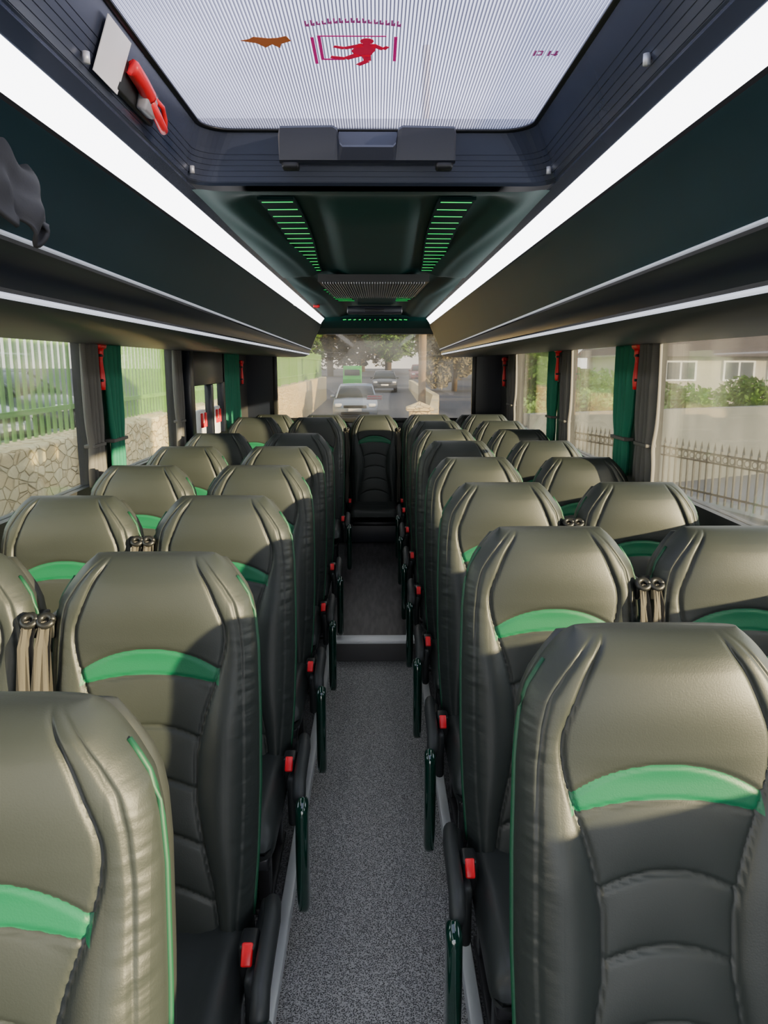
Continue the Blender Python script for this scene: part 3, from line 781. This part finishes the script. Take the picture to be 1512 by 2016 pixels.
tag(wallseg([(7.2,2.5),(5.9,6.0),(4.9,8.6),(3.45,13.6)],-.9,-.12,.35,M_render,'low_wall'),'low grey plinth wall under the iron railings','wall')
def railing(p,q):
    p=Vector(p);q=Vector(q);Lh=(q-p).length
    r=empty('iron_railing',(p.x,p.y,-.12)); r.rotation_euler=(0,0,math.atan2(q.y-p.y,q.x-p.x))
    boxes('rail',[(0,Lh,-.012,.012,.10,.13)],M_iron,r); boxes('rail',[(0,Lh,-.012,.012,.52,.545)],M_iron,r); boxes('rail',[(0,Lh,-.012,.012,.64,.665)],M_iron,r)
    n=int(Lh/.13)
    V=[];F=[]
    for i in range(n):
        x=(i+.5)*Lh/n; k=len(V); s=.012
        V+=[(x-s,-s,0),(x+s,-s,0),(x+s,s,0),(x-s,s,0),(x-s,-s,.70),(x+s,-s,.70),(x+s,s,.70),(x-s,s,.70),(x-.024,0,.72),(x+.024,0,.72),(x,0,.81)]
        F+=[(k,k+1,k+5,k+4),(k+1,k+2,k+6,k+5),(k+2,k+3,k+7,k+6),(k+3,k,k+4,k+7),(k+4,k+5,k+9,k+8),(k+6,k+7,k+8,k+9),(k+8,k+9,k+10)]
        if i<n-1:
            xc=x+Lh/n/2; m=len(V)
            for a in range(12):
                c,s2=math.cos(a*math.pi/6),math.sin(a*math.pi/6)
                V+=[(xc+.048*c,-.006,.592+.048*s2),(xc+.035*c,-.006,.592+.035*s2)]
            for a in range(12):
                b=(a+1)%12;F.append((m+2*a,m+2*a+1,m+2*b+1,m+2*b))
    mk('bars',V,F,M_iron,r)
    tag(r,'black iron railing with rings and spear tops','railing','iron railings')
def sub(p,q,n): return [((p[0]+(q[0]-p[0])*i/n,p[1]+(q[1]-p[1])*i/n),(p[0]+(q[0]-p[0])*(i+1)/n,p[1]+(q[1]-p[1])*(i+1)/n)) for i in range(n)]
for a,b in sub((7.2,2.5),(5.9,6.0),2)+sub((5.9,6.0),(4.9,8.6),1)+sub((4.9,8.6),(3.45,13.6),2): railing(a,b)
r=empty('gate_pillar',(1.0,18.0,-.9))
boxes('pillar_shaft',[(-.24,.24,-.24,.24,0,1.55)],M_stone,r,.02)
mk('pillar_cap',[(-.31,-.31,1.55),(.31,-.31,1.55),(.31,.31,1.55),(-.31,.31,1.55),(-.31,-.31,1.62),(.31,-.31,1.62),(.31,.31,1.62),(-.31,.31,1.62),(0,0,1.76)],[(0,1,2,3),(0,1,5,4),(1,2,6,5),(2,3,7,6),(3,0,4,7),(4,5,8),(5,6,8),(6,7,8),(7,4,8)],M_stone,r)
tag(r,'stone gate pillar with a pale pyramid cap','pillar')
tag(tube('utility_pole',[(0,0,0),(.02,0,4),(.05,0,13.5)],.15,pmat('pole_wood',(0.34,0.25,0.16),.8),None,14,loc=(1.75,30,gz(30))),'weathered wooden utility pole beside the road','utility pole')
tag(wallseg([(1.35,18.5),(2.3,30),(2.6,60)],-.9,.55,.25,M_stone,'roadside_wall'),'low stone roadside wall behind the bus','wall')
tag(wallseg([(-2.72,9),(-2.70,30),(-2.68,46)],-.9,gz(20)+.12,.5,M_render,'kerb_footpath'),'grey footpath edge along the stone wall','kerb')
r=empty('house',(15.0,29,-.9))
boxes('house_walls',[(-5.5,6,0,6,0,2.95)],pmat('house_render',(0.42,0.39,0.33),.9),r)
mk('roof',[(-6,-.5,2.9),(6.5,-.5,2.9),(6.5,6.5,2.9),(-6,6.5,2.9),(-4.5,3,5.2),(5,3,5.2)],[(0,1,5,4),(1,2,5),(2,3,4,5),(3,0,4),(0,1,2,3)],pmat('roof_brown',(0.06,0.042,0.034),.8,bump=(12,.4,.03)),r)
for x in (-3.6,-1.4,.3,2.6):
    wn=boxes('window_frame',[(x-.6,x+.6,-.05,.0,2.0,2.75)],M_white,r)
    boxes('window_pane',[(x-.52,x-.04,-.06,-.045,2.06,2.69),(x+.04,x+.52,-.06,-.045,2.06,2.69)],pmat('pane_dark',(0.05,0.06,0.07),.1),wn)
tag(r,'cream bungalow with brown roof and white windows','house')

def car(x,y,z,paint,rot,label):
    r=empty('car',(x,y,z)); r.rotation_euler=(0,0,rot)
    P=[(-2.05,.28),(-2.10,.45),(-2.05,.68),(-1.85,.80),(-1.05,.95),(-.95,.96),(1.65,.98),(1.95,.92),(2.05,.6),(2.02,.28)]
    lps=[]
    for q in (-1,-.97,-.85,-.4,0,.4,.85,.97,1):
        k=1-.10*abs(q)**4
        lps.append([(q*.875,a*(k+.0),.28+(b-.28)*(1-.08*abs(q)**6)) for a,b in P])
    loft('car_body',lps,paint,r)
    G=[(-1.05,.93),(-.35,1.40),(.1,1.47),(.9,1.45),(1.35,1.30),(1.85,.94)]
    lps=[[(q*.80,a,b) if b<1 else (q*.64,a,b-.02*abs(q)) for a,b in G] for q in (-1,-.9,0,.9,1)]
    loft('cabin_glass',lps,pmat('car_glass',(0.02,0.03,0.04),.08),r)
    T=[(-.33,1.40),(.1,1.485),(.9,1.465),(1.33,1.31)]
    lps=[[(q*.66,a,b+.01-.03*abs(q)**3) for a,b in T]+[(q*.66,a,b-.02) for a,b in T[::-1]] for q in (-1,-.6,0,.6,1)]
    loft('roof',lps,paint,r)
    for sx in (-1,1):
        tube('pillar',[(sx*.80,-1.04,.94),(sx*.66,-.34,1.40)],.035,paint,r,6)
        for wy in (-1.3,1.35):
            tube('wheel',[(sx*.70,wy,.31),(sx*.74,wy,.31),(sx*.86,wy,.31),(sx*.88,wy,.31)],.31,pmat('tyre',(0.015,0.015,0.015),.8),r,20)
        boxes('headlight',[(sx*.66-.14,sx*.66+.14,-2.02,-1.80,.62,.76)],pmat('headlight_glass',(0.8,0.82,0.85),.1,emit=(1,1,1),estr=.3),r,.04)
        boxes('wing_mirror',[(sx*.94-.09,sx*.94+.09,-.85,-.72,.93,1.05)],paint,r,.03)
    boxes('grille',[(-.45,.45,-2.12,-2.03,.60,.70)],M_blk,r,.02); boxes('lower_grille',[(-.55,.55,-2.13,-2.03,.32,.44)],M_blk,r,.02)
    boxes('number_plate',[(-.26,.26,-2.14,-2.12,.46,.57)],M_white,r,.005)
    tag(r,label,'car','cars'); return r
pS=pmat('paint_silver',(0.24,0.30,0.40),.3,metal=.2,coat=.6); pD=pmat('paint_dark',(0.02,0.025,0.035),.3,coat=.6); pR=pmat('paint_red',(0.35,0.02,0.02),.3,coat=.6); pB=pmat('paint_blue',(0.05,0.12,0.28),.3,coat=.6)
car(-.85,32,gz(32),pS,0,'silver hatchback facing the bus on the road')
car(.55,56,gz(56),pD,0,'dark car parked further along the road')
car(3.7,66,gz(66)+.3,pR,0,'small red car parked by the wall')
for i,(p,l) in enumerate(((pD,'dark'),(pB,'blue'),(pS,'silver'),(pD,'dark'))):
    car(-8.2,6.5+3.4*i,.15,p,math.radians(80),l+' car parked behind the green fence')
tag(boxes('raised_car_park',[(-14,-3.6,2,26,-.9,.15)],M_asph),'raised asphalt car park behind the stone wall','car park')
r=empty('green_van',(-2.0,64,gz(64))); r.scale=(.72,.72,.72)
P=[(-2.6,.4),(-2.65,.9),(-2.3,1.15),(-1.8,2.1),(-1.5,2.35),(2.6,2.35),(2.6,.4)]
lp=[[(q,a,b) for a,b in P] for q in (-1,-.95,.95,1)]
loft('van_body',lp,pmat('van_green',(0.05,0.6,0.06),.4),r,smooth=False)
boxes('windscreen',[(-.85,.85,-2.3,-1.9,1.3,1.95)],pmat('car_glass',(0.02,0.03,0.04),.08),r,.02)
for sx in (-.9,.9):
    for wy in (-1.7,1.6): tube('wheel',[(sx-.1,wy,.36),(sx+.1,wy,.36)],.36,pmat('tyre',(0.015,0.015,0.015),.8),r,14)
tag(r,'bright green van far along the road','van')

# ------------------------------------------------------------------ LIGHT
w=bpy.data.worlds.new('World'); bpy.context.scene.world=w; w.use_nodes=True
nt=w.node_tree;N=nt.nodes;L=nt.links;bg=N['Background']
tc=N.new('ShaderNodeTexCoord');sp=N.new('ShaderNodeSeparateXYZ');L.new(tc.outputs['Generated'],sp.inputs[0])
cr=N.new('ShaderNodeValToRGB'); cr.color_ramp.elements[0].position=0.0;cr.color_ramp.elements[0].color=(1.0,.96,.89,1);cr.color_ramp.elements[1].position=.6;cr.color_ramp.elements[1].color=(.72,.82,1,1)
L.new(sp.outputs[2],cr.inputs[0]);L.new(cr.outputs[0],bg.inputs[0]);bg.inputs[1].default_value=4.9
sd=bpy.data.lights.new('sun','SUN');sd.energy=25;sd.angle=math.radians(.8);sd.color=(1,.80,.47)
so=bpy.data.objects.new('sun',sd);COL.objects.link(so);so.location=(6,-5,6)
so.rotation_euler=Vector((-.80,.52,-.16)).to_track_quat('-Z','Y').to_euler()

# ------------------------------------------------------------------ CAMERA
cd=bpy.data.cameras.new('camera');cd.sensor_fit='VERTICAL';cd.sensor_height=36;cd.lens=1500/2016*36;cd.clip_start=.02;cd.clip_end=500
co=bpy.data.objects.new('camera',cd);COL.objects.link(co);co.location=(0,0,CZ)
co.rotation_euler=(math.radians(90-10.94),0,math.radians(-.53))
bpy.context.scene.camera=co
